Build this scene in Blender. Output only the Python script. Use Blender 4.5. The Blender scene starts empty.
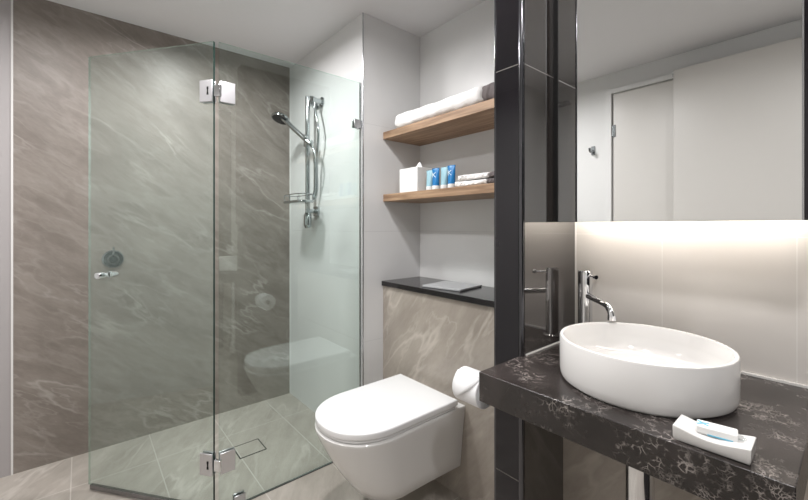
import bpy, bmesh, math, random
from math import sin, cos, pi, radians as R
from mathutils import Vector, Matrix
S = bpy.context.scene
COL = S.collection
random.seed(4)

# ------------------------------------------------------------------ camera, world, light, exposure
cd = bpy.data.cameras.new('camera'); cam = bpy.data.objects.new('camera', cd); COL.objects.link(cam)
cam.location = (0, 0, 1.22); cam.rotation_euler = (R(90), 0, R(49.85))
cd.sensor_width = 36; cd.lens = 36 * 383 / 808; cd.shift_y = -24 / 808; cd.clip_start = 0.02
S.camera = cam
w = bpy.data.worlds.new('world'); S.world = w; w.use_nodes = True
w.node_tree.nodes['Background'].inputs[0].default_value = (.8, .85, .9, 1)
w.node_tree.nodes['Background'].inputs[1].default_value = 0.3
S.view_settings.view_transform = 'Standard'; S.view_settings.look = 'None'
S.view_settings.gamma = 1; S.view_settings.use_curve_mapping = False
S.view_settings.exposure = 0.0
CEIL = 2.375

def area(name, loc, size, power, col=(1, .978, .975), rot=(0, 0, 0), spread=170, sy=None):
    l = bpy.data.lights.new(name, 'AREA'); l.energy = power; l.color = col; l.spread = R(spread)
    if sy: l.shape = 'RECTANGLE'; l.size = size; l.size_y = sy
    else: l.shape = 'DISK'; l.size = size
    o = bpy.data.objects.new(name, l); COL.objects.link(o); o.location = loc; o.rotation_euler = rot
    return o
LAMPS = [(-1.2, .58, 14.5), (-2.05, .5, 15.5), (.3, .2, 14), (-.33, .62, 4), (-1.65, -.2, 15)]  # last lamp is an added, unseen one that brightens the floor
for i, (x, y, p) in enumerate(LAMPS):
    area('downlight_lamp', (x, y, CEIL - .022), .13, p)

# ------------------------------------------------------------------ materials
class NT:
    def __init__(s, name):
        m = bpy.data.materials.new(name); m.use_nodes = True; s.m = m; s.t = m.node_tree
        s.b = s.t.nodes['Principled BSDF']
    def n(s, typ, **k):
        nd = s.t.nodes.new(typ)
        for a, v in k.items(): setattr(nd, a, v)
        return nd
    def link(s, a, b): s.t.links.new(a, b)
    def math(s, op, a, b=None, c=None, clamp=False):
        nd = s.n('ShaderNodeMath', operation=op, use_clamp=clamp)
        for i, v in enumerate((a, b, c)):
            if v is None: continue
            if isinstance(v, (int, float)): nd.inputs[i].default_value = v
            else: s.link(v, nd.inputs[i])
        return nd.outputs[0]
    def mix(s, f, a, b):
        nd = s.n('ShaderNodeMix', data_type='RGBA')
        for sock, v in ((nd.inputs['Factor'], f), (nd.inputs['A'], a), (nd.inputs['B'], b)):
            if isinstance(v, (int, float)): sock.default_value = v
            elif isinstance(v, tuple): sock.default_value = (*v, 1)
            else: s.link(v, sock)
        return nd.outputs['Result']
    def pos(s): return s.n('ShaderNodeNewGeometry').outputs['Position']
    def mapping(s, vec, rot=(0, 0, 0), scale=(1, 1, 1), loc=(0, 0, 0)):
        mp = s.n('ShaderNodeMapping'); s.link(vec, mp.inputs['Vector'])
        mp.inputs['Rotation'].default_value = rot; mp.inputs['Scale'].default_value = scale; mp.inputs['Location'].default_value = loc
        return mp.outputs[0]
    def noise(s, vec, scale=5, detail=4, rough=.5, dist=0):
        nd = s.n('ShaderNodeTexNoise'); s.link(vec, nd.inputs['Vector'])
        nd.inputs['Scale'].default_value = scale; nd.inputs['Detail'].default_value = detail
        nd.inputs['Roughness'].default_value = rough; nd.inputs['Distortion'].default_value = dist
        return nd.outputs['Fac']
    def ramp(s, f, lo, hi):
        nd = s.n('ShaderNodeMapRange'); nd.interpolation_type = 'SMOOTHSTEP'
        s.link(f, nd.inputs['Value']); nd.inputs['From Min'].default_value = lo; nd.inputs['From Max'].default_value = hi
        return nd.outputs['Result']
    def grout(s, lines, width):
        """lines: {'X': [...], ...}; returns 0..1 mask"""
        sp = s.n('ShaderNodeSeparateXYZ'); s.link(s.pos(), sp.inputs[0]); out = None
        for ax, vals in lines.items():
            for v in vals:
                d = s.math('ABSOLUTE', s.math('SUBTRACT', sp.outputs[ax], v))
                k = s.math('LESS_THAN', d, width / 2)
                out = k if out is None else s.math('MAXIMUM', out, k)
        return out
    def set(s, col=None, rough=None, metal=None, **k):
        b = s.b.inputs
        if col is not None:
            if isinstance(col, tuple): b['Base Color'].default_value = (*col, 1)
            else: s.link(col, b['Base Color'])
        for nm, v in (('Roughness', rough), ('Metallic', metal)):
            if v is None: continue
            if isinstance(v, (int, float)): b[nm].default_value = v
            else: s.link(v, b[nm])
        return s
    def bump(s, h, strength=.2, dist=.002):
        nd = s.n('ShaderNodeBump'); nd.inputs['Strength'].default_value = strength; nd.inputs['Distance'].default_value = dist
        s.link(h, nd.inputs['Height']); s.link(nd.outputs[0], s.b.inputs['Normal'])

def plain(name, col, rough=.5, metal=0., noise_amt=.04, scale=30, spec=None):
    t = NT(name)
    f = t.noise(t.pos(), scale, 3)
    c2 = tuple(max(0, c * (1 - noise_amt * 2)) for c in col)
    t.set(t.mix(f, c2, col), rough, metal)
    if spec is not None: t.b.inputs['Specular IOR Level'].default_value = spec
    return t.m

def stone(name, dark, light, vein, rot, lines, gcol, rough=.35, seed=0, vs=1.0, gw=.003, vamt=.6):
    t = NT(name); p = t.pos()
    m1 = t.mapping(p, (0, 0, 0), (1, 1, 1), (seed, seed * .7, seed * 1.3))
    # cloud, stretched along the vein direction
    rx, ry, rz = rot
    q = t.mapping(t.mapping(m1, (rx, ry, rz)), (0, 0, 0), (1, 1, 1))
    st = {'x': (1.3, .85, 2.9), 'y': (.85, 1.3, 2.9), 'z': (.85, 2.9, 1.2)}[('x' if rx else 'y' if ry else 'z')]
    q = t.mapping(q, (0, 0, 0), tuple(v * vs for v in st))
    cloud = t.noise(q, 3.0, 10, .72, .15)
    c = t.mix(t.ramp(cloud, .25, .78), dark, light)
    n1 = t.noise(q, 1.5, 4, .5, .1)
    r1 = t.math('SUBTRACT', 1, t.math('MULTIPLY', t.math('ABSOLUTE', t.math('SUBTRACT', n1, .5)), 38), clamp=True)
    n2 = t.noise(t.mapping(q, (0, 0, 0), (1, 1, 1), (5, 3, 8)), 2.8, 5, .5, .15)
    r2 = t.math('SUBTRACT', 1, t.math('MULTIPLY', t.math('ABSOLUTE', t.math('SUBTRACT', n2, .52)), 46), clamp=True)
    gate = t.ramp(t.noise(m1, 3.2, 3), .45, .66)
    vm = t.math('MULTIPLY', t.math('MAXIMUM', r1, t.math('MULTIPLY', r2, .55)), t.math('MULTIPLY_ADD', gate, .75, .25))
    c = t.mix(t.math('MULTIPLY', vm, vamt), c, vein)
    fine = t.noise(m1, 60, 3, .6)
    c = t.mix(t.math('MULTIPLY', fine, .12), c, dark)
    g = t.grout(lines, gw)
    c = t.mix(g, c, gcol) if g is not None else c
    t.set(c, rough)
    if g is not None: t.bump(t.math('SUBTRACT', 1, g), .3, .001)
    return t.m

def tile(name, col, col2, lines, gcol, rough=.2, gw=.003, scale=2.0, spec=.5, ior=1.5):
    t = NT(name); p = t.pos()
    c = t.mix(t.ramp(t.noise(p, scale, 4, .5, .3), .3, .7), col, col2)
    g = t.grout(lines, gw); c = t.mix(g, c, gcol)
    t.set(c, t.math('MULTIPLY_ADD', g, .5, rough))
    t.b.inputs['Specular IOR Level'].default_value = spec; t.b.inputs['IOR'].default_value = ior
    t.bump(t.math('SUBTRACT', 1, g), .25, .001)
    return t.m

def quartz(name):
    t = NT(name); p = t.pos()
    base = t.mix(t.ramp(t.noise(p, 5, 4, .6), .35, .7), (.012, .009, .008), (.044, .036, .034))
    wv = t.n('ShaderNodeVectorMath', operation='MULTIPLY_ADD')
    nz = t.n('ShaderNodeTexNoise'); t.link(p, nz.inputs['Vector']); nz.inputs['Scale'].default_value = 30; nz.inputs['Detail'].default_value = 5
    t.link(nz.outputs['Color'], wv.inputs[0]); wv.inputs[1].default_value = (.045, .045, .045); t.link(p, wv.inputs[2])
    out = base
    for sc, wd, g0, g1, off in ((70, .09, .49, .66, 0), (150, .13, .47, .64, 3)):
        v = t.n('ShaderNodeTexVoronoi', feature='DISTANCE_TO_EDGE'); t.link(wv.outputs[0], v.inputs['Vector']); v.inputs['Scale'].default_value = sc
        line = t.math('SUBTRACT', 1, t.math('DIVIDE', v.outputs['Distance'], wd), clamp=True)
        gate = t.ramp(t.noise(t.mapping(p, loc=(off, off, 0)), 8, 4, .6), g0, g1)
        brk = t.ramp(t.noise(p, 70, 2), .4, .6)
        k = t.math('MULTIPLY', t.math('MULTIPLY', line, gate), brk)
        out = t.mix(t.math('MULTIPLY', k, .6), out, (.50, .45, .42))
    t.b.inputs['IOR'].default_value = 1.6; t.set(out, .27); return t.m

def wood(name):
    t = NT(name); p = t.pos()
    q = t.mapping(p, scale=(1.5, 22, 22))
    f = t.noise(q, 2.2, 6, .6, .5)
    c = t.mix(t.ramp(f, .3, .72), (.21, .125, .072), (.43, .285, .18))
    t.set(c, .5); return t.m

def glass(name, tint, f0=.04, rough=0.0):
    m = bpy.data.materials.new(name); m.use_nodes = True; t = m.node_tree; t.nodes.clear()
    o = t.nodes.new('ShaderNodeOutputMaterial'); mx = t.nodes.new('ShaderNodeMixShader')
    tr = t.nodes.new('ShaderNodeBsdfTransparent'); tr.inputs[0].default_value = (*tint, 1)
    gl = t.nodes.new('ShaderNodeBsdfGlossy'); gl.inputs['Roughness'].default_value = rough; gl.inputs[0].default_value = (.9, 1, .97, 1)
    lw = t.nodes.new('ShaderNodeLayerWeight'); lw.inputs[0].default_value = .5
    pw = t.nodes.new('ShaderNodeMath'); pw.operation = 'POWER'; pw.inputs[1].default_value = 5
    ma = t.nodes.new('ShaderNodeMath'); ma.operation = 'MULTIPLY_ADD'; ma.inputs[1].default_value = 1 - f0; ma.inputs[2].default_value = f0
    L = t.links.new
    L(lw.outputs['Facing'], pw.inputs[0]); L(pw.outputs[0], ma.inputs[0]); L(ma.outputs[0], mx.inputs[0])
    L(tr.outputs[0], mx.inputs[1]); L(gl.outputs[0], mx.inputs[2]); L(mx.outputs[0], o.inputs[0])
    return m

def emit(name, col, st):
    t = NT(name); t.set((.8, .8, .8), .5); t.b.inputs['Emission Color'].default_value = (*col, 1)
    t.b.inputs['Emission Strength'].default_value = st; return t.m

GY = [-.036, .305, .645, .985]
M = {}
M['stone_left'] = stone('brown marble tile', (.178, .150, .131), (.29, .257, .229), (.50, .465, .43), (R(35), 0, 0),
                        {'Y': [.179, .78], 'Z': [1.19]}, (.24, .21, .19), .42, 1.7, 1.5, .002, .5)
M['stone_back'] = stone('beige marble tile', (.29, .255, .22), (.44, .395, .345), (.62, .57, .51), (0, R(52), 0),
                        {'X': [-1.0]}, (.36, .32, .28), .3, 4.2, 1.0, .002, .6)
M['floor'] = stone('beige marble floor tile', (.33, .295, .26), (.48, .44, .395), (.66, .62, .57), (0, 0, R(35)),
                   {'X': [-2.36, -1.76, -1.16, -.56, .04], 'Y': [-.72, -.376] + GY}, (.55, .52, .48), .4, 8.1, 1.0, .0045, .6)
M['white_tile'] = tile('white wall tile', (.70, .70, .70), (.74, .74, .735), {'Z': [.59, 1.19, 1.78]}, (.60, .60, .60), .3, .002)
M['paint'] = plain('white wall paint', (.74, .74, .73), .6, 0, .01)
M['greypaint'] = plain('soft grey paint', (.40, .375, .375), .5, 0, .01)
M['ceiling'] = plain('ceiling paint', (.76, .755, .765), .8, 0, .01)
M['door'] = plain('warm white door paint', (.66, .64, .61), .32, 0, .01, 12)
M['vanity_tile'] = tile('glossy cream wall tile', (.66, .63, .595), (.71, .68, .645), {'X': [-.332, -.084, .27], 'Z': [1.196]}, (.74, .72, .69), .1, .002)
M['black_tile'] = tile('glossy black tile', (.008, .007, .009), (.014, .012, .015), {'Z': [.55, 1.645]}, (.11, .10, .09), .045, .0024, 3, .5, 1.46)
M['black'] = plain('black satin panel', (.008, .008, .008), .35)
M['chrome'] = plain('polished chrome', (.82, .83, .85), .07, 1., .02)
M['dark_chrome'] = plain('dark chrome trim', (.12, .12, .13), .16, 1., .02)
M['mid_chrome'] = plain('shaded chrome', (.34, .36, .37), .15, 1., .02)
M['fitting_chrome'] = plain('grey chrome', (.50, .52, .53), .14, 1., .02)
M['steel'] = plain('brushed steel', (.55, .56, .58), .25, 1., .05, 80)
M['satin_chrome'] = plain('satin chrome plate', (.66, .65, .67), .32, .85, .02)
M['ceramic'] = plain('white ceramic', (.74, .73, .715), .08, 0, .005)
M['seat'] = plain('white seat plastic', (.86, .86, .865), .22, 0, .005)
M['quartz'] = quartz('dark quartz stone')
M['ledge'] = plain('black stone ledge', (.018, .016, .017), .16, 0, .2, 60)
M['wood'] = wood('oak veneer')
M['glass'] = glass('green tinted glass', (.93, .972, .960), .066)
M['edge'] = plain('green glass edge', (.012, .04, .033), .08, 0, .1)
M['edge_light'] = glass('pale green glass edge', (.66, .80, .74), .22, .1)
M['mirror'] = plain('mirror silver', (.90, .91, .91), .0, 1., 0)
M['led'] = emit('warm led strip', (1, .92, .83), 29)
M['lamp'] = emit('lamp lens', (1, .96, .9), 3)
M['towel'] = None
t = NT('white terry cloth'); t.set((.84, .83, .82), .95); t.bump(t.noise(t.pos(), 350, 3), .8, .004); M['towel'] = t.m
t = NT('darker terry tone'); t.set((.16, .14, .14), .95); t.bump(t.noise(t.pos(), 350, 3), .8, .004); M['terry_darker'] = t.m  # darker grey tone for the end stretch of towel and cloths
M['card'] = plain('white card', (.80, .80, .79), .6, 0, .01)
M['paper'] = plain('white tissue paper', (.86, .86, .87), .9, 0, .02)
M['paleblue'] = plain('pale blue plastic', (.30, .50, .58), .35, 0, .03)
M['blue'] = plain('bright blue plastic', (.008, .17, .44), .3, 0, .05)
M['white_print'] = plain('white print', (.75, .85, .9), .5, 0, 0)
M['blue_print'] = plain('sky blue print', (.16, .50, .68), .5, 0, 0)
M['slate'] = plain('grey slate', (.50, .505, .52), .4, 0, .15, 90)
M['rubber'] = plain('grey rubber', (.07, .065, .07), .5)
M['dark'] = plain('dark recess', (.01, .01, .01), .8)
M['grey_plastic'] = plain('clear grey plastic', (.45, .48, .48), .2)
M['seal'] = glass('clear seal', (.55, .52, .54), .08, .15)
M['wrap'] = glass('clear plastic wrap', (.97, .97, .98), .10, .1)

# ------------------------------------------------------------------ geometry helpers
def wloc(o):
    v = Vector((0, 0, 0))
    while o is not None: v += o.location; o = o.parent
    return v
def obj(name, bm, mats, parent=None, bevel=0, seg=2, smooth=True, local=False, angle=40):
    me = bpy.data.meshes.new(name)
    if parent is not None and not local:
        bmesh.ops.translate(bm, verts=bm.verts, vec=-wloc(parent))
    bmesh.ops.recalc_face_normals(bm, faces=bm.faces)
    bm.to_mesh(me); bm.free()
    for m in (mats if isinstance(mats, (list, tuple)) else [mats]): me.materials.append(M[m] if isinstance(m, str) else m)
    o = bpy.data.objects.new(name, me); COL.objects.link(o)
    if parent is not None: o.parent = parent
    if bevel:
        b = o.modifiers.new('bevel', 'BEVEL'); b.width = bevel; b.segments = seg; b.limit_method = 'ANGLE'; b.angle_limit = R(35)
    if smooth:
        for p in me.polygons: p.use_smooth = True
        try: me.set_sharp_from_angle(angle=R(angle))
        except Exception: pass
    return o
def thing(name, label, cat, loc=(0, 0, 0), group=None, rz=0):
    o = bpy.data.objects.new(name, None); COL.objects.link(o); o.location = loc; o.rotation_euler = (0, 0, rz)
    o.empty_display_size = .05
    return tag(o, label, cat, group)
def tag(o, label, cat, group=None):
    o['label'] = label; o['category'] = cat
    if group: o['group'] = group
    return o
def struct(o, label=None):
    o['kind'] = 'structure'
    if label: o['label'] = label
    return o
def bx(bm, x0, x1, y0, y1, z0, z1, mi=0):
    r = bmesh.ops.create_cube(bm, size=1)
    for v in r['verts']:
        v.co = Vector(((x0 + x1) / 2 + v.co.x * (x1 - x0), (y0 + y1) / 2 + v.co.y * (y1 - y0), (z0 + z1) / 2 + v.co.z * (z1 - z0)))
    for f in {f for v in r['verts'] for f in v.link_faces}: f.material_index = mi
    return r['verts']
def box(*a, **k):
    bm = bmesh.new(); bx(bm, *a, **k); return bm
def obox(bm, c, ax, ay, az, sx, sy, sz, mi=0):
    """oriented box: centre c, unit axes, full sizes"""
    r = bmesh.ops.create_cube(bm, size=1); c = Vector(c); ax, ay, az = Vector(ax), Vector(ay), Vector(az)
    for v in r['verts']:
        v.co = c + ax * v.co.x * sx + ay * v.co.y * sy + az * v.co.z * sz
    for f in {f for v in r['verts'] for f in v.link_faces}: f.material_index = mi
def cyl(bm, p0, p1, r0, r1=None, seg=32, caps=True):
    p0, p1 = Vector(p0), Vector(p1); r1 = r0 if r1 is None else r1
    d = p1 - p0; q = d.to_track_quat('Z', 'Y').to_matrix().to_4x4()
    bmesh.ops.create_cone(bm, cap_ends=caps, segments=seg, radius1=r0, radius2=r1, depth=d.length,
                          matrix=Matrix.Translation((p0 + p1) / 2) @ q)
def lathe(bm, prof, c, axis='Z', seg=48, mat=None):
    """prof: (radius, height) list. axis direction vector"""
    ax = Vector({'Z': (0, 0, 1), 'Y': (0, 1, 0), 'X': (1, 0, 0)}[axis]) if isinstance(axis, str) else Vector(axis).normalized()
    q = ax.to_track_quat('Z', 'Y').to_matrix(); rings = []
    for r, h in prof:
        if r < 1e-6: rings.append([bm.verts.new(Vector(c) + q @ Vector((0, 0, h)))]); continue
        rings.append([bm.verts.new(Vector(c) + q @ Vector((r * cos(2 * pi * i / seg), r * sin(2 * pi * i / seg), h))) for i in range(seg)])
    for a, b in zip(rings, rings[1:]):
        if len(a) == 1 and len(b) == 1: continue
        for i in range(seg):
            j = (i + 1) % seg
            if len(a) == 1: bm.faces.new((a[0], b[i], b[j]))
            elif len(b) == 1: bm.faces.new((a[i], b[0], a[j]))
            else: bm.faces.new((a[i], b[i], b[j], a[j]))
def smooth_path(pts, n=8):
    P = [Vector(p) for p in pts]; out = []
    for i in range(len(P) - 1):
        a, b, c, d = P[max(i - 1, 0)], P[i], P[i + 1], P[min(i + 2, len(P) - 1)]
        for k in range(n):
            t = k / n
            out.append(.5 * ((2 * b) + (c - a) * t + (2 * a - 5 * b + 4 * c - d) * t * t + (3 * b - a - 3 * c + d) * t ** 3))
    out.append(P[-1]); return out
def tube(bm, pts, r, seg=16, caps=True, wave=0):
    pts = [Vector(p) for p in pts]; prev = None; rings = []
    up = Vector((.13, .27, .95)).normalized()
    for i, p in enumerate(pts):
        d = (pts[min(i + 1, len(pts) - 1)] - pts[max(i - 1, 0)]).normalized()
        if prev is None:
            s = d.cross(up).normalized() if abs(d.dot(up)) < .95 else d.cross(Vector((1, 0, 0))).normalized()
        else: s = (prev - d * prev.dot(d)).normalized()
        prev = s; t = d.cross(s)
        rr = (r[i] if isinstance(r, (list, tuple)) else r) * (1 + (wave if i % 2 else 0))
        rings.append([bm.verts.new(p + (s * cos(2 * pi * k / seg) + t * sin(2 * pi * k / seg)) * rr) for k in range(seg)])
    for a, b in zip(rings, rings[1:]):
        for k in range(seg): bm.faces.new((a[k], a[(k + 1) % seg], b[(k + 1) % seg], b[k]))
    if caps: bm.faces.new(rings[0][::-1]); bm.faces.new(rings[-1])
def loft(bm, rings, cap0=True, cap1=True):
    vs = [[bm.verts.new(Vector(p)) for p in r] for r in rings]; n = len(vs[0])
    for a, b in zip(vs, vs[1:]):
        for k in range(n): bm.faces.new((a[k], a[(k + 1) % n], b[(k + 1) % n], b[k]))
    if cap0: bm.faces.new(vs[0][::-1])
    if cap1: bm.faces.new(vs[-1])
def slab(bm, outline, z0, z1, r=.008, n=4, dome=0, shrink=None):
    """rounded slab of an outline function outline(inset)->points"""
    rings = []
    for k in range(n + 1):
        a = k / n * pi / 2; i = r * (1 - sin(a)); z = z0 + r * (1 - cos(a)); rings.append([(x, y, z) for x, y in outline(i)])
    for k in range(n + 1):
        a = k / n * pi / 2; i = r * (1 - cos(a)); z = z1 - r * (1 - sin(a)); rings.append([(x, y, z) for x, y in outline(i)])
    loft(bm, rings)

# ------------------------------------------------------------------ the room
XL, XR, YB, YS, YN, YT = -2.676, .62, 1.168, -1.02, 1.586, 1.303
XN = -1.728          # niche left side
PX0, PX1, PY = -.652, -.564, .878    # pillar
struct(obj('floor', box(XL - .1, XR + .1, YS - .1, YN + .1, -.1, 0), 'floor', smooth=False))
struct(obj('ceiling', box(XL - .1, XR + .1, YS - .1, YN + .1, CEIL, CEIL + .1), 'ceiling', smooth=False))
struct(obj('wall_left', box(XL - .1, XL, -.255, YB, 0, CEIL), 'stone_left', smooth=False), 'brown veined marble tile wall of the shower')
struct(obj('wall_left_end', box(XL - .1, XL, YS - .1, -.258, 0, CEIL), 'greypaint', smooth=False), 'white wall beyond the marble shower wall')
struct(obj('trim_1', box(XL - .01, XL + .004, -.262, -.254, 0, CEIL), 'ceramic', smooth=False), 'white edge trim ending the brown marble')
struct(obj('wall_shower', box(XL - .1, XN, YB, YN + .1, 0, CEIL), 'white_tile', smooth=False), 'white tile wall behind the shower rail')
struct(obj('wall_niche', box(XN, PX0, YN, YN + .1, 0, CEIL), 'white_tile', smooth=False), 'white back wall of the shelf niche')
struct(obj('wall_toilet', box(XN + .0005, PX0, YT, YN, 0, .885), 'stone_back', smooth=False), 'beige marble half wall behind the toilet')
struct(obj('wall_pillar', box(PX0, PX1, PY, YN + .1, 0, CEIL), 'black_tile', smooth=False), 'glossy black tiled pillar')
t = tile('polished bronze black tile', (.030, .026, .024), (.040, .034, .031), {'Z': [1.645]}, (.13, .115, .10), .04, .0024, 3, .5, 2.6); M['bronze_tile'] = t
struct(obj('wall_pillar_side', box(PX1, PX1 + .0008, PY + .012, YB, .0, CEIL), 'bronze_tile', smooth=False), 'polished dark tile side of the black pillar')
struct(obj('wall_right_added_dark', box(XR - .012, XR, .1, YB, 0, CEIL), 'black_tile', smooth=False), 'added unseen black panel on the right wall, darkening the pillar reflection')  # added out of view so the pillar side reflects something dark
struct(obj('wall_vanity', box(PX1, XR + .1, YB, YN + .1, 0, CEIL), 'vanity_tile', smooth=False), 'cream tile wall behind the basin')
struct(obj('wall_vanity_lower', box(PX1, XR, 1.092, YB, 0, .811), 'stone_back', smooth=False), 'beige marble wall under the countertop')
struct(obj('wall_right', box(XR, XR + .1, YS - .1, YN + .1, 0, CEIL), 'paint', smooth=False))
struct(obj('wall_back', box(XL - .1, XR + .1, YS - .1, YS, 0, CEIL), 'paint', smooth=False), 'white wall with the doors seen in the mirror')
# chrome corner trims
def vtrim(name, x, y, r, z0=0, z1=CEIL, lab=None, mat='dark_chrome'):
    bm = bmesh.new(); cyl(bm, (x, y, z0), (x, y, z1), r, seg=20); struct(obj(name, bm, mat), lab)
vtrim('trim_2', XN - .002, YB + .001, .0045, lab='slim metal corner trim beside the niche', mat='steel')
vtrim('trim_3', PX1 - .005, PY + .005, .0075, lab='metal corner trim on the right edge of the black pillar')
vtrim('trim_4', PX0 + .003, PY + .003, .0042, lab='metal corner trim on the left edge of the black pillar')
struct(obj('trim_5', box(XL, XL + .004, YB - .004, YB, 0, CEIL), 'ceramic', smooth=False), 'white silicone line in the shower corner')
struct(obj('trim_6', box(PX1, PX1 + .0035, YB - .0035, YB, .8795, CEIL), 'ceramic', smooth=False), 'white silicone line in the corner beside the pillar')
struct(obj('trim_7', box(PX1, XR, YB - .006, YB, .8795, .8845), 'ceramic', smooth=False), 'white silicone line behind the countertop')
struct(obj('trim_8', box(PX1, PX1 + .0035, PY + .015, YB - .006, .8795, .883), 'ceramic', smooth=False), 'silicone line between countertop and pillar')

# doors seen in the mirror
d1 = obj('door_1', box(-1.185, -.35, YS, YS + .03, 0.006, 2.205), 'door', bevel=.002, smooth=False); struct(d1, 'white hinged door seen in the mirror')
fr = bmesh.new(); bx(fr, -1.232, -1.19, YS, YS + .05, 0, 2.24); bx(fr, -.345, -.30, YS, YS + .05, 0, 2.24); bx(fr, -1.19, -.345, YS, YS + .05, 2.21, 2.24)
obj('door_frame', fr, 'paint', d1, bevel=.002, smooth=False)
for z in (.25, 1.93):
    b = bmesh.new(); cyl(b, (-1.188, YS + .036, z - .045), (-1.188, YS + .036, z + .045), .006, seg=12); bx(b, -1.188, -1.165, YS + .029, YS + .034, z - .045, z + .045)
    obj('hinge', b, 'mid_chrome', d1)
d2 = obj('door_2', box(-.785, .35, YS + .055, YS + .095, .01, 2.245), 'door', bevel=.002, smooth=False); struct(d2, 'large plain sliding door panel seen in the mirror')
obj('track', box(-.80, .58, YS + .002, YS + .054, 2.215, 2.24), 'steel', d2)
hk = thing('robe_hook', 'small chrome robe hook on the white wall, seen in the mirror', 'hook', (-1.34, YS, 1.81))
b = bmesh.new(); bx(b, -1.354, -1.326, YS, YS + .010, 1.778, 1.845); obj('plate', b, 'mid_chrome', hk, bevel=.002)
b = bmesh.new(); tube(b, smooth_path([(-1.34, YS + .006, 1.806), (-1.34, YS + .035, 1.796), (-1.34, YS + .06, 1.800), (-1.34, YS + .068, 1.825)], 5), .009); obj('hook', b, 'mid_chrome', hk)

# ceiling downlights (fixtures of the lamps above; the last added for floor light)
for i, (x, y, p) in enumerate(LAMPS):
    dl = thing('downlight', ['round recessed downlight above the toilet', 'round recessed downlight above the shower', 'round recessed downlight at the right end of the room',
                             'round recessed downlight above the basin', 'added unseen downlight that brightens the entry floor'][i], 'ceiling light', (x, y, CEIL), 'recessed ceiling downlights')
    b = bmesh.new(); lathe(b, [(.056, -.001), (.062, -.008), (.058, -.010), (.050, -.004), (.050, -.001)], (x, y, CEIL), seg=32); obj('bezel', b, 'paint', dl)
    b = bmesh.new(); cyl(b, (x, y, CEIL - .004), (x, y, CEIL - .001), .049, seg=32); obj('lens', b, 'lamp', dl)

# ------------------------------------------------------------------ shower glass
HZ = 2.0
HJ = Vector((-1.749, .436, 0)); dd = (Vector((-2.289, .032, 0)) - HJ).normalized(); dn = Vector((-dd.y, dd.x, 0))
ZV = Vector((0, 0, 1))
def glass_bm(c, ax, ay, sx, th, z0, z1, dark_ends):
    """pane along ax; face materials: 0 pane, 1 dark edge, 2 light edge"""
    bm = bmesh.new(); obox(bm, Vector(c) + Vector((0, 0, (z0 + z1) / 2)), ax, ay, ZV, sx, th, z1 - z0)
    bm.normal_update()
    for f in bm.faces:
        n = f.normal
        if abs(n.dot(Vector(ay))) > .9: f.material_index = 0
        elif abs(n.z) > .9: f.material_index = 2
        else: f.material_index = 1 if (n.dot(Vector(ax)) > 0) == (dark_ends > 0) else 2
    return bm
door = thing('shower_door', 'hinged clear glass shower door with chrome knob, left of the dark joint', 'shower door', tuple(HJ))
DW = .674
obj('glass_pane', glass_bm(HJ + dd * (DW / 2 + .006), dd, dn, DW - .006, .010, .028, HZ, -1), ['glass', 'edge', 'edge_light'], door, smooth=False)
bm = bmesh.new(); obox(bm, HJ + dd * (DW / 2) + ZV * .019, dd, dn, ZV, DW - .012, .016, .022); obj('bottom_seal', bm, 'seal', door, bevel=.003)
kn = HJ + dd * (DW - .098) + ZV * .998
bm = bmesh.new(); lathe(bm, [(0, .005), (.012, .005), (.012, .012), (.0155, .014), (.0155, .044), (.013, .047), (0, .047)], kn, dn, 24); k1 = obj('door_knob', bm, 'chrome', door)
bm = bmesh.new(); lathe(bm, [(0, .005), (.012, .005), (.012, .012), (.0155, .014), (.0155, .044), (.013, .047), (0, .047)], kn, -dn, 24); obj('door_knob', bm, 'chrome', door)
fy = Vector((0, 1, 0)); fx = Vector((1, 0, 0))
for z, lab in ((1.79, None), (.212, None)):
    bm = bmesh.new()
    obox(bm, HJ + dd * .040 + dn * .009 + ZV * z, dd, dn, ZV, .062, .008, .092)
    obox(bm, HJ + dd * .040 - dn * .009 + ZV * z, dd, dn, ZV, .062, .008, .092)
    h = obj('hinge', bm, 'satin_chrome', door, bevel=.002)
    bm = bmesh.new(); obox(bm, HJ + Vector((.012, .004, z)), dd, dn, ZV, .030, .014, .050); obj('knuckle', bm, 'chrome', h, bevel=.003)
    bm = bmesh.new()
    for s in (-.012, .012): obox(bm, HJ + dd * .030 + dn * .0135 + ZV * (z + s), dd, dn, ZV, .008, .002, .010)
    obox(bm, HJ + dd * .030 + dn * .0132 + ZV * z, dd, dn, ZV, .006, .002, .018); obj('screw_cover', bm, 'dark', h)
scr = thing('shower_screen', 'fixed clear glass shower screen beside the toilet, right of the dark joint', 'shower screen', (-1.749, .8, 0))
y0, y1 = .448, YB - .002
obj('glass_pane', glass_bm(Vector((-1.749, (y0 + y1) / 2, 0)), fy, fx, y1 - y0, .010, .004, HZ, -1), ['glass', 'edge', 'edge_light'], scr, smooth=False)
obj('silicone_seam', box(-1.755, -1.743, y0, y1, 0.0005, .0035), 'rubber', scr)
obj('wall_channel', box(-1.756, -1.742, y1 - .004, y1 + .0015, .004, HZ), 'steel', scr)
for z in (1.79, .212):
    bm = bmesh.new()
    for s in (-1, 1): obox(bm, (-1.749 + s * .009, .448 + .032, z), fy, fx, ZV, .062, .008, .090)
    obj('hinge_plate', bm, 'satin_chrome', scr, bevel=.002)
bm = bmesh.new()
for s in (-1, 1): obox(bm, (-1.749 + s * .009, YB - .026, 1.772), fy, fx, ZV, .048, .008, .046)
obox(bm, (-1.735, YB - .032, 1.745), fy, fx, ZV, .012, .006, .012)
obj('wall_clamp', bm, 'steel', scr, bevel=.002)
bm = bmesh.new()
for s in (-1, 1): obox(bm, (-1.749 + s * .009, .53, .026), fy, fx, ZV, .048, .008, .045)
obj('floor_clamp', bm, 'steel', scr, bevel=.002)

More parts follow.
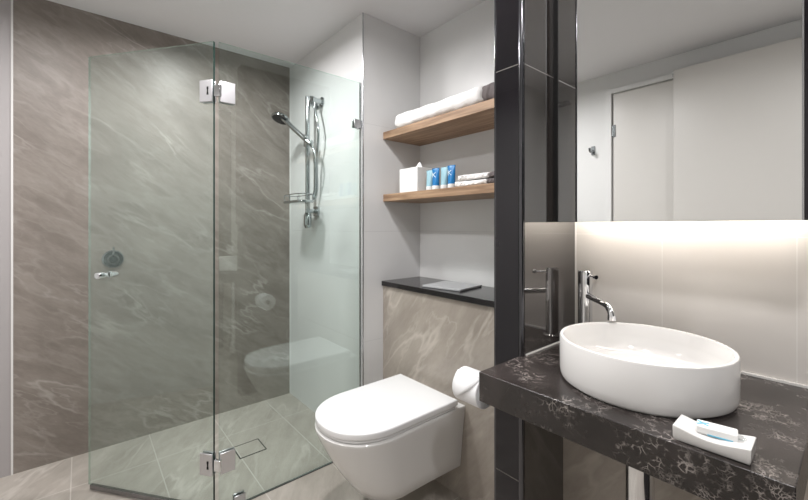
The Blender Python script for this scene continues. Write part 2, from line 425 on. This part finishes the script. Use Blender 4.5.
# ------------------------------------------------------------------ shower fittings
mx = thing('shower_mixer', 'round chrome shower mixer tap on the brown marble wall', 'shower tap', (XL, .137, 1.036))
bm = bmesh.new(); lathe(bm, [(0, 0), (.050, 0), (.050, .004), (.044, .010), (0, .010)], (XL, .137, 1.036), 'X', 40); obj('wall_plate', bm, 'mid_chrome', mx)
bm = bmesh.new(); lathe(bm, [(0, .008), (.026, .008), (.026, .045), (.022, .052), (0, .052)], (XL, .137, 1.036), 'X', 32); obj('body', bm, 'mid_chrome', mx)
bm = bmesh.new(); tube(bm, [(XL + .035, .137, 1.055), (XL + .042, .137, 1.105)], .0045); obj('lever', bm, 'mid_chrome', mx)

sh = thing('shower_rail_set', 'chrome shower rail with hand shower, hose and soap shelf', 'shower', (-2.262, YB, 1.25))
RX, RY = -2.262, 1.105
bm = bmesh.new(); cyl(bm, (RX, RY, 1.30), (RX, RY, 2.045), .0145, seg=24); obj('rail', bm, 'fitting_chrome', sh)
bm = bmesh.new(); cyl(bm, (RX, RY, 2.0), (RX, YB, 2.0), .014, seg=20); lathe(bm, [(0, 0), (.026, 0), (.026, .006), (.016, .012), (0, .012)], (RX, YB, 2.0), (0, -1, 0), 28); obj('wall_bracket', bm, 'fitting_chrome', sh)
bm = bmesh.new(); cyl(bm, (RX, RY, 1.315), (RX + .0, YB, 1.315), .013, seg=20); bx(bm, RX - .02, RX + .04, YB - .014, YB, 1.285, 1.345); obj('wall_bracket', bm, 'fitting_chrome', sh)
bm = bmesh.new(); lathe(bm, [(0, .0), (.014, .003), (.022, .014), (.025, .04), (.023, .085), (.015, .10), (0, .10)], (RX, RY, 1.205), 'Z', 28); obj('diverter', bm, 'fitting_chrome', sh)
# water inlet with cross knob right of the rail's top
bm = bmesh.new(); lathe(bm, [(0, 0), (.030, 0), (.030, .007), (.016, .014), (.016, .050), (.020, .052), (.020, .072), (0, .075)], (RX + .075, YB, 2.005), (0, -1, 0), 28)
cyl(bm, (RX + .01, RY + .02, 2.005), (RX + .075, RY + .02, 2.005), .010, seg=16); cyl(bm, (RX + .075, RY + .01, 2.01), (RX + .075, RY + .01, 1.955), .010, seg=16)
inl = obj('water_inlet', bm, 'fitting_chrome', sh)
bm = bmesh.new()
for a in range(4):
    an = a * pi / 2 + .5; cyl(bm, (RX + .075, RY - .01, 2.005), (RX + .075 + .027 * cos(an), RY - .01, 2.005 + .027 * sin(an)), .0065, seg=12)
obj('cross_handle', bm, 'fitting_chrome', inl)
# slider
SZ = 1.745
bm = bmesh.new(); bx(bm, RX - .022, RX + .022, RY - .02, RY + .018, SZ - .022, SZ + .022); cyl(bm, (RX + .02, RY, SZ), (RX + .062, RY, SZ), .013, seg=20); cyl(bm, (RX - .04, RY, SZ), (RX - .02, RY, SZ), .011, seg=20)
cyl(bm, (RX + .03, RY - .012, SZ + .005), (RX + .055, RY - .05, SZ + .03), .016, seg=20)
sl = obj('slider', bm, 'fitting_chrome', sh, bevel=.004)
hd = Vector((-2.40, .985, 1.915)); tail = Vector((RX + .062, RY - .03, SZ - .002))
n = Vector((.12, -.36, -.92)).normalized(); hdir = (tail - hd).normalized()
pts = [hd + hdir * .02 + Vector((0, 0, .008)), hd + hdir * .06 + Vector((0, 0, .010)), hd + hdir * .12 + Vector((0, 0, .006)), tail + hdir * .0, tail + hdir * .03]
bm = bmesh.new(); tube(bm, smooth_path(pts, 6), [.012 + .003 * sin(k / 24 * pi) for k in range(25)], 20)
hand = obj('hand_shower', bm, 'fitting_chrome', sh)
bm = bmesh.new(); lathe(bm, [(0, -.026), (.030, -.022), (.056, -.006), (.060, .004), (.058, .010), (.052, .011)], hd, n, 40); obj('head', bm, 'fitting_chrome', hand)
bm = bmesh.new(); lathe(bm, [(0, .012), (.050, .012), (.053, .009), (.053, .006), (0, .006)], hd, n, 40)
for rr, k in ((.012, 6), (.026, 12), (.040, 18)):
    u = n.cross(Vector((1, 0, 0))).normalized(); v = n.cross(u)
    for i in range(k):
        c = hd + n * .012 + (u * cos(2 * pi * i / k) + v * sin(2 * pi * i / k)) * rr; cyl(bm, c, c + n * .003, .0022, seg=6)
obj('spray_face', bm, 'rubber', hand)
hp = [tail + hdir * .03, tail + hdir * .06 + Vector((0, 0, -.02)), (RX + .11, 1.10, 1.60), (RX + .06, 1.125, 1.46), (RX + .03, 1.13, 1.395), (RX + .055, 1.14, 1.44), (RX + .075, 1.13, 1.62), (RX + .125, 1.115, 1.80), (RX + .0755, 1.115, 1.965)]
bm = bmesh.new(); tube(bm, smooth_path(hp, 22), .0080, 12, wave=.12); obj('hose', bm, 'fitting_chrome', sh)
# soap shelf
bm = bmesh.new()
ss = [(RX - .13 + .27 * (0.5 - .5 * cos(pi * k / 1)), 0) for k in range(2)]
def soap_out(i):
    P = []; cx, cy, a, b_ = RX - .005, RY - .062, .135 - i, .060 - i
    for k in range(48):
        th = 2 * pi * k / 48; c, s = cos(th), sin(th)
        P.append((cx + a * math.copysign(abs(c) ** .55, c), cy + b_ * math.copysign(abs(s) ** .55, s)))
    return P
slab(bm, soap_out, 1.362, 1.378, .006)
so = obj('soap_shelf', bm, 'fitting_chrome', sh)
bm = bmesh.new(); loop = [(x, y, 1.415) for x, y in soap_out(.006)]; tube(bm, loop + loop[:1], .0028, 8, caps=False)
for k in range(0, 48, 6): cyl(bm, (loop[k][0], loop[k][1], 1.376), loop[k], .0022, seg=8)
obj('wire_guard', bm, 'fitting_chrome', so)

# floor drain
dr = thing('floor_drain', 'rectangular tile-insert floor drain with thin dark frame', 'drain', (-2.15, .706, 0))
bm = bmesh.new()
for a in ((-2.218, -2.084, .636, .641), (-2.218, -2.084, .772, .777), (-2.218, -2.213, .636, .777), (-2.089, -2.084, .636, .777)): bx(bm, *a, 0.0, .0025)
obj('frame', bm, 'dark', dr); obj('tile_insert', box(-2.213, -2.089, .641, .772, 0.0, .0016), 'floor', dr)

# ------------------------------------------------------------------ toilet
TX = -1.316
def dout(hw, yb, yf, n=28, p=1.0, yk=None, hwb=None):
    """D outline: back at yb (wall side), front tip at yf"""
    yk = yb - (yb - yf) * .50 if yk is None else yk
    hwb = hw if hwb is None else hwb
    P = []
    for k in range(n + 1):
        a = pi * k / n; c, s = cos(a), sin(a)
        P.append((TX + hw * math.copysign(abs(c) ** .92, c), yk - (yk - yf) * abs(s) ** .92))
    for k in range(1, 6): P.append((TX - hw + (hw - hwb) * k / 5, yk + (yb - yk) * k / 5))
    for k in range(1, 4): P.append((TX - hwb + 2 * hwb * k / 4, yb))
    for k in range(0, 5): P.append((TX + hwb + (hw - hwb) * k / 5, yb - (yb - yk) * k / 5))
    return P
to = thing('toilet', 'white wall-hung toilet with closed lid against beige marble', 'toilet', (TX, YT, 0))
rings = []
#       z     hw     yf    yk    hwb
prof = [(.150, .130, .90, 1.02, .160), (.142, .145, .875, 1.00, .163), (.150, .157, .850, .985, .166), (.20, .167, .815, .965, .170), (.26, .176, .775, .95, .176), (.32, .184, .742, .94, .181),
        (.37, .191, .716, .93, .187), (.40, .1955, .703, .925, .191), (.414, .197, .698, .92, .193), (.421, .197, .698, .92, .193), (.424, .194, .702, .92, .191)]
for z, hw, yf, yk, hwb in prof: rings.append([(x, y, z) for x, y in dout(hw, YT - .001, yf, yk=yk, hwb=hwb)])
bm = bmesh.new(); loft(bm, rings); obj('bowl', bm, 'ceramic', to, angle=50)
def lid_out(ins): return dout(.195 - ins, 1.252 - ins, .699 + ins, yk=.915)
def seat_out(ins): return dout(.189 - ins, 1.245 - ins, .706 + ins, yk=.915)
bm = bmesh.new(); slab(bm, seat_out, .4265, .436, .003); obj('seat', bm, 'seat', to, angle=50)
bm = bmesh.new(); slab(bm, lid_out, .438, .466, .007, 5); obj('lid', bm, 'seat', to, angle=50)
for s in (-1, 1):
    bm = bmesh.new(); cyl(bm, (TX + s * .075 - .025, 1.259, .437), (TX + s * .075 + .025, 1.259, .437), .0115, seg=16)
    obj('hinge', bm, 'seat', to)

# toilet roll on a rod fixed to the pillar's left face
RC = Vector((-.815, .99, .690))
ho = thing('toilet_roll_holder', 'slim chrome roll holder fixed to the side of the black pillar', 'toilet roll holder', (PX0, RC.y, RC.z))
bm = bmesh.new(); lathe(bm, [(0, 0), (.022, 0), (.022, .007), (.010, .010), (.008, .012), (0, .012)], (PX0, RC.y, RC.z), (-1, 0, 0), 28); obj('wall_plate', bm, 'chrome', ho)
bm = bmesh.new(); cyl(bm, (PX0 - .008, RC.y, RC.z), (-.885, RC.y, RC.z), .008, seg=20); obj('rod', bm, 'chrome', ho)
ro = thing('toilet_roll', 'white toilet paper roll with folded triangle end beside the countertop', 'toilet paper', tuple(RC))
bm = bmesh.new(); rr = .054
lathe(bm, [(.019, -.05), (rr - .002, -.05), (rr, -.048), (rr, .048), (rr - .002, .05), (.019, .05), (.019, -.05)], RC, 'X', 56); obj('paper', bm, 'paper', ro)
bm = bmesh.new(); lathe(bm, [(.0175, -.0495), (.0188, -.0495), (.0188, .0495), (.0175, .0495), (.0175, -.0495)], RC, 'X', 32); obj('core', bm, 'card', ro)
bm = bmesh.new()          # folded triangular end lying over the front of the roll
rows = 10; grid = []
for i in range(rows + 1):
    t_ = i / rows; an = R(115) + t_ * R(95); r2 = rr + .0014 + .003 * t_
    wl = -.049 + .012 * t_; wr = .049 - .088 * t_ * t_ 
    wr = max(wr, wl + .004)
    grid.append([bm.verts.new(RC + Vector((wl + (wr - wl) * j / 4, r2 * cos(an), r2 * sin(an)))) for j in range(5)])
for a, b in zip(grid, grid[1:]):
    for j in range(4): bm.faces.new((a[j], a[j + 1], b[j + 1], b[j]))
fo = obj('folded_end', bm, 'paper', ro); md = fo.modifiers.new('s', 'SOLIDIFY'); md.thickness = .0012; md.offset = 1

# ------------------------------------------------------------------ niche: ledge, shelves
tag(obj('stone_ledge', box(XN + .001, PX0 - .001, YT - .012, YN - .001, .8855, .912), 'ledge', bevel=.002), 'black polished stone ledge above the beige marble half wall', 'ledge')
for zt, lab in ((1.748, 'upper oak wall shelf in the white niche, holding the bath towel'), (1.398, 'lower oak wall shelf in the white niche, holding the tubes')):
    tag(obj('wall_shelf', box(XN + .001, PX0 - .001, YT, YN - .001, zt - .040, zt), 'wood', bevel=.0015), lab, 'shelf', 'oak shelves in the niche')
# slate tray on the ledge
sb = bmesh.new()
cs = [(-1.40, 1.318), (-1.17, 1.318), (-1.17, 1.52), (-1.40, 1.52)]
obox(sb, (-1.325, 1.437, .9175), (.987, .16, 0), (-.16, .987, 0), (0, 0, 1), .225, .205, .010)
tag(obj('slate_tray', sb, 'slate', bevel=.002), 'thin flat grey slab lying on the black ledge', 'tray')

# tissue box
tb = thing('tissue_box', 'white cube tissue box on the lower oak shelf', 'tissue box', (-1.54, 1.40, 1.398))
bm = bmesh.new(); bx(bm, -1.613, -1.468, 1.328, 1.462, 1.3985, 1.528); obj('box', bm, 'card', tb, bevel=.003)
bm = bmesh.new(); bx(bm, -1.575, -1.505, 1.37, 1.42, 1.5275, 1.5287); obj('slot', bm, 'dark', tb)
bm = bmesh.new(); base = []
N = 28; ctr = Vector((-1.525, 1.395, 1.528))
r0 = [ctr + Vector((.024 * cos(2 * pi * k / N) * (1 + .2 * sin(5 * k)), .012 * sin(2 * pi * k / N), .0012)) for k in range(N)]
r1 = [ctr + Vector((.017 * cos(2 * pi * k / N) * (1 + .35 * sin(3 * k)), .010 * sin(2 * pi * k / N) * (1 + .4 * sin(4 * k)), .016)) for k in range(N)]
r2 = [ctr + Vector((.002 + .004 * cos(2 * pi * k / N), .003 * sin(2 * pi * k / N), .034 + .003 * sin(3 * k))) for k in range(N)]
loft(bm, [r0, r1, r2], cap0=True); obj('tissue', bm, 'paper', tb, angle=70)

# toiletry tubes
def letter_k(bm, x, y, z, s):
    def st(ax, az, bx_, bz):
        a = Vector((x + ax * s, y, z + az * s)); b = Vector((x + bx_ * s, y, z + bz * s)); d = (b - a)
        obox(bm, (a + b) / 2, d.normalized(), Vector((0, 1, 0)), d.normalized().cross(Vector((0, 1, 0))), d.length, .0006, .0028)
    st(-.35, -.5, -.35, .5); st(-.35, 0, .4, .5); st(-.2, .05, .4, -.5)
def make_tube(x, y, z, mat, label, k_mark, h=.108, rz=0.0, hw=.0225):
    t = thing('toiletry_tube', label, 'toiletry tube', (x, y, z), 'toiletry tubes on the lower shelf', rz)
    rings = []
    for i in range(13):
        u = i / 12; zz = .0215 + (h - .0215) * u; a = .0185 + (hw - .0185) * u; b_ = .0165 * (1 - u) ** .8 + .0012
        rings.append([(a * cos(2 * pi * k / 28), b_ * sin(2 * pi * k / 28), zz) for k in range(28)])
    bm = bmesh.new(); loft(bm, rings); obj('body', bm, mat, t, local=True)
    bm = bmesh.new(); lathe(bm, [(0, .0005), (.0185, .0005), (.019, .002), (.0185, .0215), (0, .0215)], (0, 0, 0), 'Z', 28); obj('cap', bm, 'card', t, local=True)
    bm = bmesh.new(); bx(bm, -hw, hw, -.0016, .0016, h - .008, h + .0005); obj('crimp', bm, mat, t, local=True)
    bm = bmesh.new()
    if k_mark:
        letter_k(bm, -.003, -.0118, .074, .024); 
        obj('printed_letter', bm, 'white_print', t, local=True)
    return t
make_tube(-1.400, 1.352, 1.398, 'paleblue', 'pale blue tube standing beside the white tissue box', False, .104)
make_tube(-1.350, 1.346, 1.398, 'blue', 'bright blue tube with white letter, between the two pale blue tubes', True, .108, .12)
make_tube(-1.298, 1.352, 1.398, 'paleblue', 'pale blue tube between the two bright blue tubes', False, .108)
make_tube(-1.245, 1.346, 1.398, 'blue', 'bright blue tube with white letter, nearest the folded face cloths', True, .110, .10)

# towels
def towel_bm(x0, x1, yc, zb, ry, rz_, lobes=3, sag=.0, nz=1.0, square=.7, y_taper=0):
    bm = bmesh.new(); rings = []; nx = 70; nk = 56
    ph = [random.random() * 6 for _ in range(12)]
    for i in range(nx + 1):
        u = i / nx; x = x0 + (x1 - x0) * u; e = min(u, 1 - u) / .05
        k_ = (1 - (1 - min(e, 1)) ** 2) ** .5 if e < 1 else 1; k_ = .55 + .45 * k_
        ring = []
        for k in range(nk):
            th = 2 * pi * k / nk; c, s = cos(th), sin(th)
            wob = 1 + .03 * sin(3 * th + ph[0] + u * 5) + .02 * sin(u * 22 + ph[1] + th * 2) + .012 * sin(u * 47 + th * 5 + ph[2])
            yy = ry * math.copysign(abs(c) ** square, c) * wob * k_; zz = rz_ * math.copysign(abs(s) ** square, s) * (wob if s > 0 else 1) * k_
            ring.append((x + .002 * sin(9 * th), yc + yy + random.uniform(-.0009, .0009) * nz, max(zb + .0005, zb + rz_ + zz + random.uniform(-.0009, .0009) * nz)))
        rings.append(ring)
    loft(bm, rings); return bm
tw = thing('bath_towel', 'thick folded white bath towel on the upper oak shelf', 'towel', (-1.35, 1.40, 1.748))
obj('cloth', towel_bm(-1.665, -1.045, 1.405, 1.7485, .085, .047), 'towel', tw, angle=80)
obj('grey_end', towel_bm(-1.055, -.90, 1.405, 1.7487, .08, .045), 'terry_darker', tw, angle=80)['label'] = 'end of the towel in a darker grey tone'
def cloth(z, x0, x1, lab):
    t = thing('face_cloth', lab, 'face cloth', ((x0 + x1) / 2, 1.40, z), 'folded face cloths on the lower shelf')
    obj('cloth', towel_bm(x0, x1, 1.395, z, .07, .0135, square=.45, nz=.6), 'towel', t, angle=80)
    obj('grey_end', towel_bm(x1 - .008, x1 + .09, 1.395, z + .0002, .068, .013, square=.45, nz=.6), 'terry_darker', t, angle=80)['label'] = 'end of the cloth in a darker grey tone'
cloth(1.3985, -1.215, -1.02, 'folded white face cloth lying directly on the lower oak shelf')
cloth(1.4262, -1.195, -1.01, 'folded white face cloth on top of the other cloth')

# ------------------------------------------------------------------ mirror cabinet
MY = 1.029; MZ = 1.231; MT = 2.30
mc = thing('mirror_cabinet', 'tall mirrored wall cabinet with black edges above the basin', 'mirror cabinet', (-.30, YB, MZ))
bm = bmesh.new(); bx(bm, PX1 + .0005, -.024, MY + .006, YB - .001, MZ + .032, MT); bx(bm, PX1 + .0005, -.024, MY + .006, MY + .02, MZ, MZ + .0321); obj('carcass', bm, 'black', mc, smooth=False)
obj('mirror_door', box(-.5435, -.0675, MY, MY + .006, MZ + .0005, MT), 'mirror', mc, smooth=False)
obj('mirror_edge', box(-.5462, -.5438, MY - .0003, MY + .006, MZ + .0005, MT), 'steel', mc, smooth=False)
obj('mirror_edge', box(-.0672, -.0645, MY - .0003, MY + .006, MZ + .0005, MT), 'steel', mc, smooth=False)
obj('side_panel', box(-.0635, -.024, MY - .004, MY + .0055, MZ + .001, MT), 'black_tile', mc, smooth=False)
obj('light_strip', box(-.545, -.045, 1.105, 1.119, MZ + .022, MZ + .0318), 'led', mc, smooth=False)

# ------------------------------------------------------------------ vanity
tag(obj('countertop', box(-.572, -.052, .712, YB - .0005, .811, .879), 'quartz', bevel=.0015), 'thick dark quartz vanity countertop with pale flecks', 'countertop')
BC = Vector((-.3033, .926, .8795)); br = .1625; bh = .0935
ba = thing('vessel_basin', 'round white ceramic basin standing on the dark quartz countertop', 'basin', tuple(BC))
bm = bmesh.new()
lathe(bm, [(0, .0), (br - .010, .0), (br - .008, .0035), (br - .003, .005), (br - .001, .010), (br, .02), (br, bh - .004), (br - .0015, bh - .001), (br - .004, bh), (br - .0075, bh - .001), (br - .009, bh - .004),
           (br - .010, bh - .03), (br - .014, bh - .052), (br - .026, bh - .066), (br - .05, bh - .073), (.04, bh - .078), (.021, bh - .079), (.021, bh - .082), (0, bh - .082)], BC, 'Z', 96)
obj('bowl', bm, 'ceramic', ba)
bm = bmesh.new(); lathe(bm, [(0, bh - .0755), (.012, bh - .0755), (.017, bh - .0765), (.0205, bh - .0775), (.0205, bh - .0815), (0, bh - .0815)], BC, 'Z', 32); obj('waste', bm, 'chrome', ba)

FX, FY = -.512, 1.122
fa = thing('basin_faucet', 'tall chrome pillar tap standing behind the round basin', 'faucet', (FX, FY, .8795))
bm = bmesh.new(); lathe(bm, [(0, 0), (.026, 0), (.026, .004), (.0205, .007), (.0195, .01), (.0195, .165), (.0198, .167), (.0198, .208), (.018, .211), (0, .211)], (FX, FY, .8795), 'Z', 40); obj('body', bm, 'chrome', fa)
sd = Vector((.80, -.60, 0))
P0 = Vector((FX, FY, 1.020))
pts = [P0 + sd * .010, P0 + sd * .04 + ZV * -.002, P0 + sd * .082 + ZV * -.005, P0 + sd * .108 + ZV * -.009, P0 + sd * .124 + ZV * -.021, P0 + sd * .130 + ZV * -.036]
bm = bmesh.new(); tube(bm, smooth_path(pts, 6), .0088, 20); sp = obj('spout', bm, 'chrome', fa)
bm = bmesh.new(); cyl(bm, pts[-1] + ZV * .006, pts[-1] - ZV * .006, .0105, seg=24); obj('aerator', bm, 'chrome', sp)
bm = bmesh.new(); a = Vector((FX, FY, 1.078)); tube(bm, [a + sd * .016, a + sd * .050], .0030, 12); cyl(bm, a + sd * .048, a + sd * .058, .0058, seg=16); obj('handle', bm, 'chrome', fa)

# waste pipe
bt = thing('waste_pipe', 'chrome waste pipe running down under the countertop', 'pipe', (-.308, .935, 0))
bm = bmesh.new(); cyl(bm, (-.308, .935, .30), (-.308, .935, .812), .0275, seg=40); lathe(bm, [(0, 0), (.035, .0), (.038, .01), (.038, .085), (.030, .10), (0, .10)], (-.308, .935, .22), 'Z', 40); obj('bottle', bm, 'chrome', bt)
bm = bmesh.new(); lathe(bm, [(.0275, 0), (.030, .001), (.030, .010), (.0275, .011)], (-.308, .935, .700), 'Z', 40); obj('collar', bm, 'chrome', bt)
bm = bmesh.new(); cyl(bm, (-.308, .95, .40), (-.308, 1.0915, .40), .017, seg=24); lathe(bm, [(.017, 0), (.034, 0), (.034, .004), (.017, .009)], (-.308, 1.0915, .40), (0, -1, 0), 32); obj('outlet', bm, 'chrome', bt)

# soap dish and wrapped soap
DC = Vector((-.1445, .748, .8795)); ax = Vector((1, .02, 0)).normalized(); ay = Vector((-.02, 1, 0)).normalized()
di = thing('soap_dish', 'white ceramic soap dish with dipped top at the countertop front', 'soap dish', tuple(DC))
bm = bmesh.new(); nx = 24; L_, W_, H_ = .094, .052, .024; top = []; bot = []
rings = []
for i in range(nx + 1):
    u = -1 + 2 * i / nx; x = u * L_ / 2; zt = H_ - .007 * (cos(u * pi / 2) ** 1.3); e = .0015
    b0 = -W_ / 2 + .003; b1 = W_ / 2 - .003
    rings.append([DC + ax * x * .96 + ay * b0 + ZV * .0, DC + ax * x * .96 + ay * b1, DC + ax * x + ay * (W_ / 2) + ZV * .006, DC + ax * x + ay * (W_ / 2) + ZV * zt,
                  DC + ax * x + ay * (-W_ / 2) + ZV * zt, DC + ax * x + ay * (-W_ / 2) + ZV * .006])
loft(bm, rings); obj('dish', bm, 'ceramic', di, bevel=.0012)
SC = DC + ZV * .0245 + ax * .004 + ay * .002
so_ = thing('wrapped_soap', 'wrapped white soap bar with blue print lying on the soap dish', 'soap', tuple(SC))
sx, sy = Vector((.985, .17, 0)).normalized(), Vector((-.17, .985, 0)).normalized(); tz = ZV
bm = bmesh.new(); obox(bm, SC, sx, sy, tz, .050, .026, .012); obj('bar', bm, 'card', so_, bevel=.002, seg=3)
bm = bmesh.new()
for a_, q in ((.5, -.018), (-.6, -.018), (2.3, -.017), (-2.4, -.017)):
    d_ = sx * cos(a_) + sy * sin(a_); obox(bm, SC + sx * q + d_ * .005 + ZV * .0063, d_, ZV.cross(d_), ZV, .009, .0028, .0006)
obj('printed_mark', bm, 'blue_print', so_)
bm = bmesh.new(); obox(bm, SC - sy * .0132 - ZV * .0045 + sx * .004, sx, sy, ZV, .030, .0006, .002); obj('printed_stripe', bm, 'blue_print', so_)
bm = bmesh.new(); g = []
for i in range(7):
    row = []
    for j in range(6):
        u, v = i / 6, j / 5; wd = .013 - .004 * u
        row.append(bm.verts.new(SC + sx * (.024 + .013 * u) + sy * (-wd + 2 * wd * v) + ZV * (-.003 + .004 * (1 - u) + .0022 * sin(v * 9 + u * 4) * (u * .8 + .2))))
    g.append(row)
for i in range(6):
    for j in range(5): bm.faces.new((g[i][j], g[i + 1][j], g[i + 1][j + 1], g[i][j + 1]))
wr_ = obj('wrapper_end', bm, 'wrap', so_); md = wr_.modifiers.new('s', 'SOLIDIFY'); md.thickness = .0005
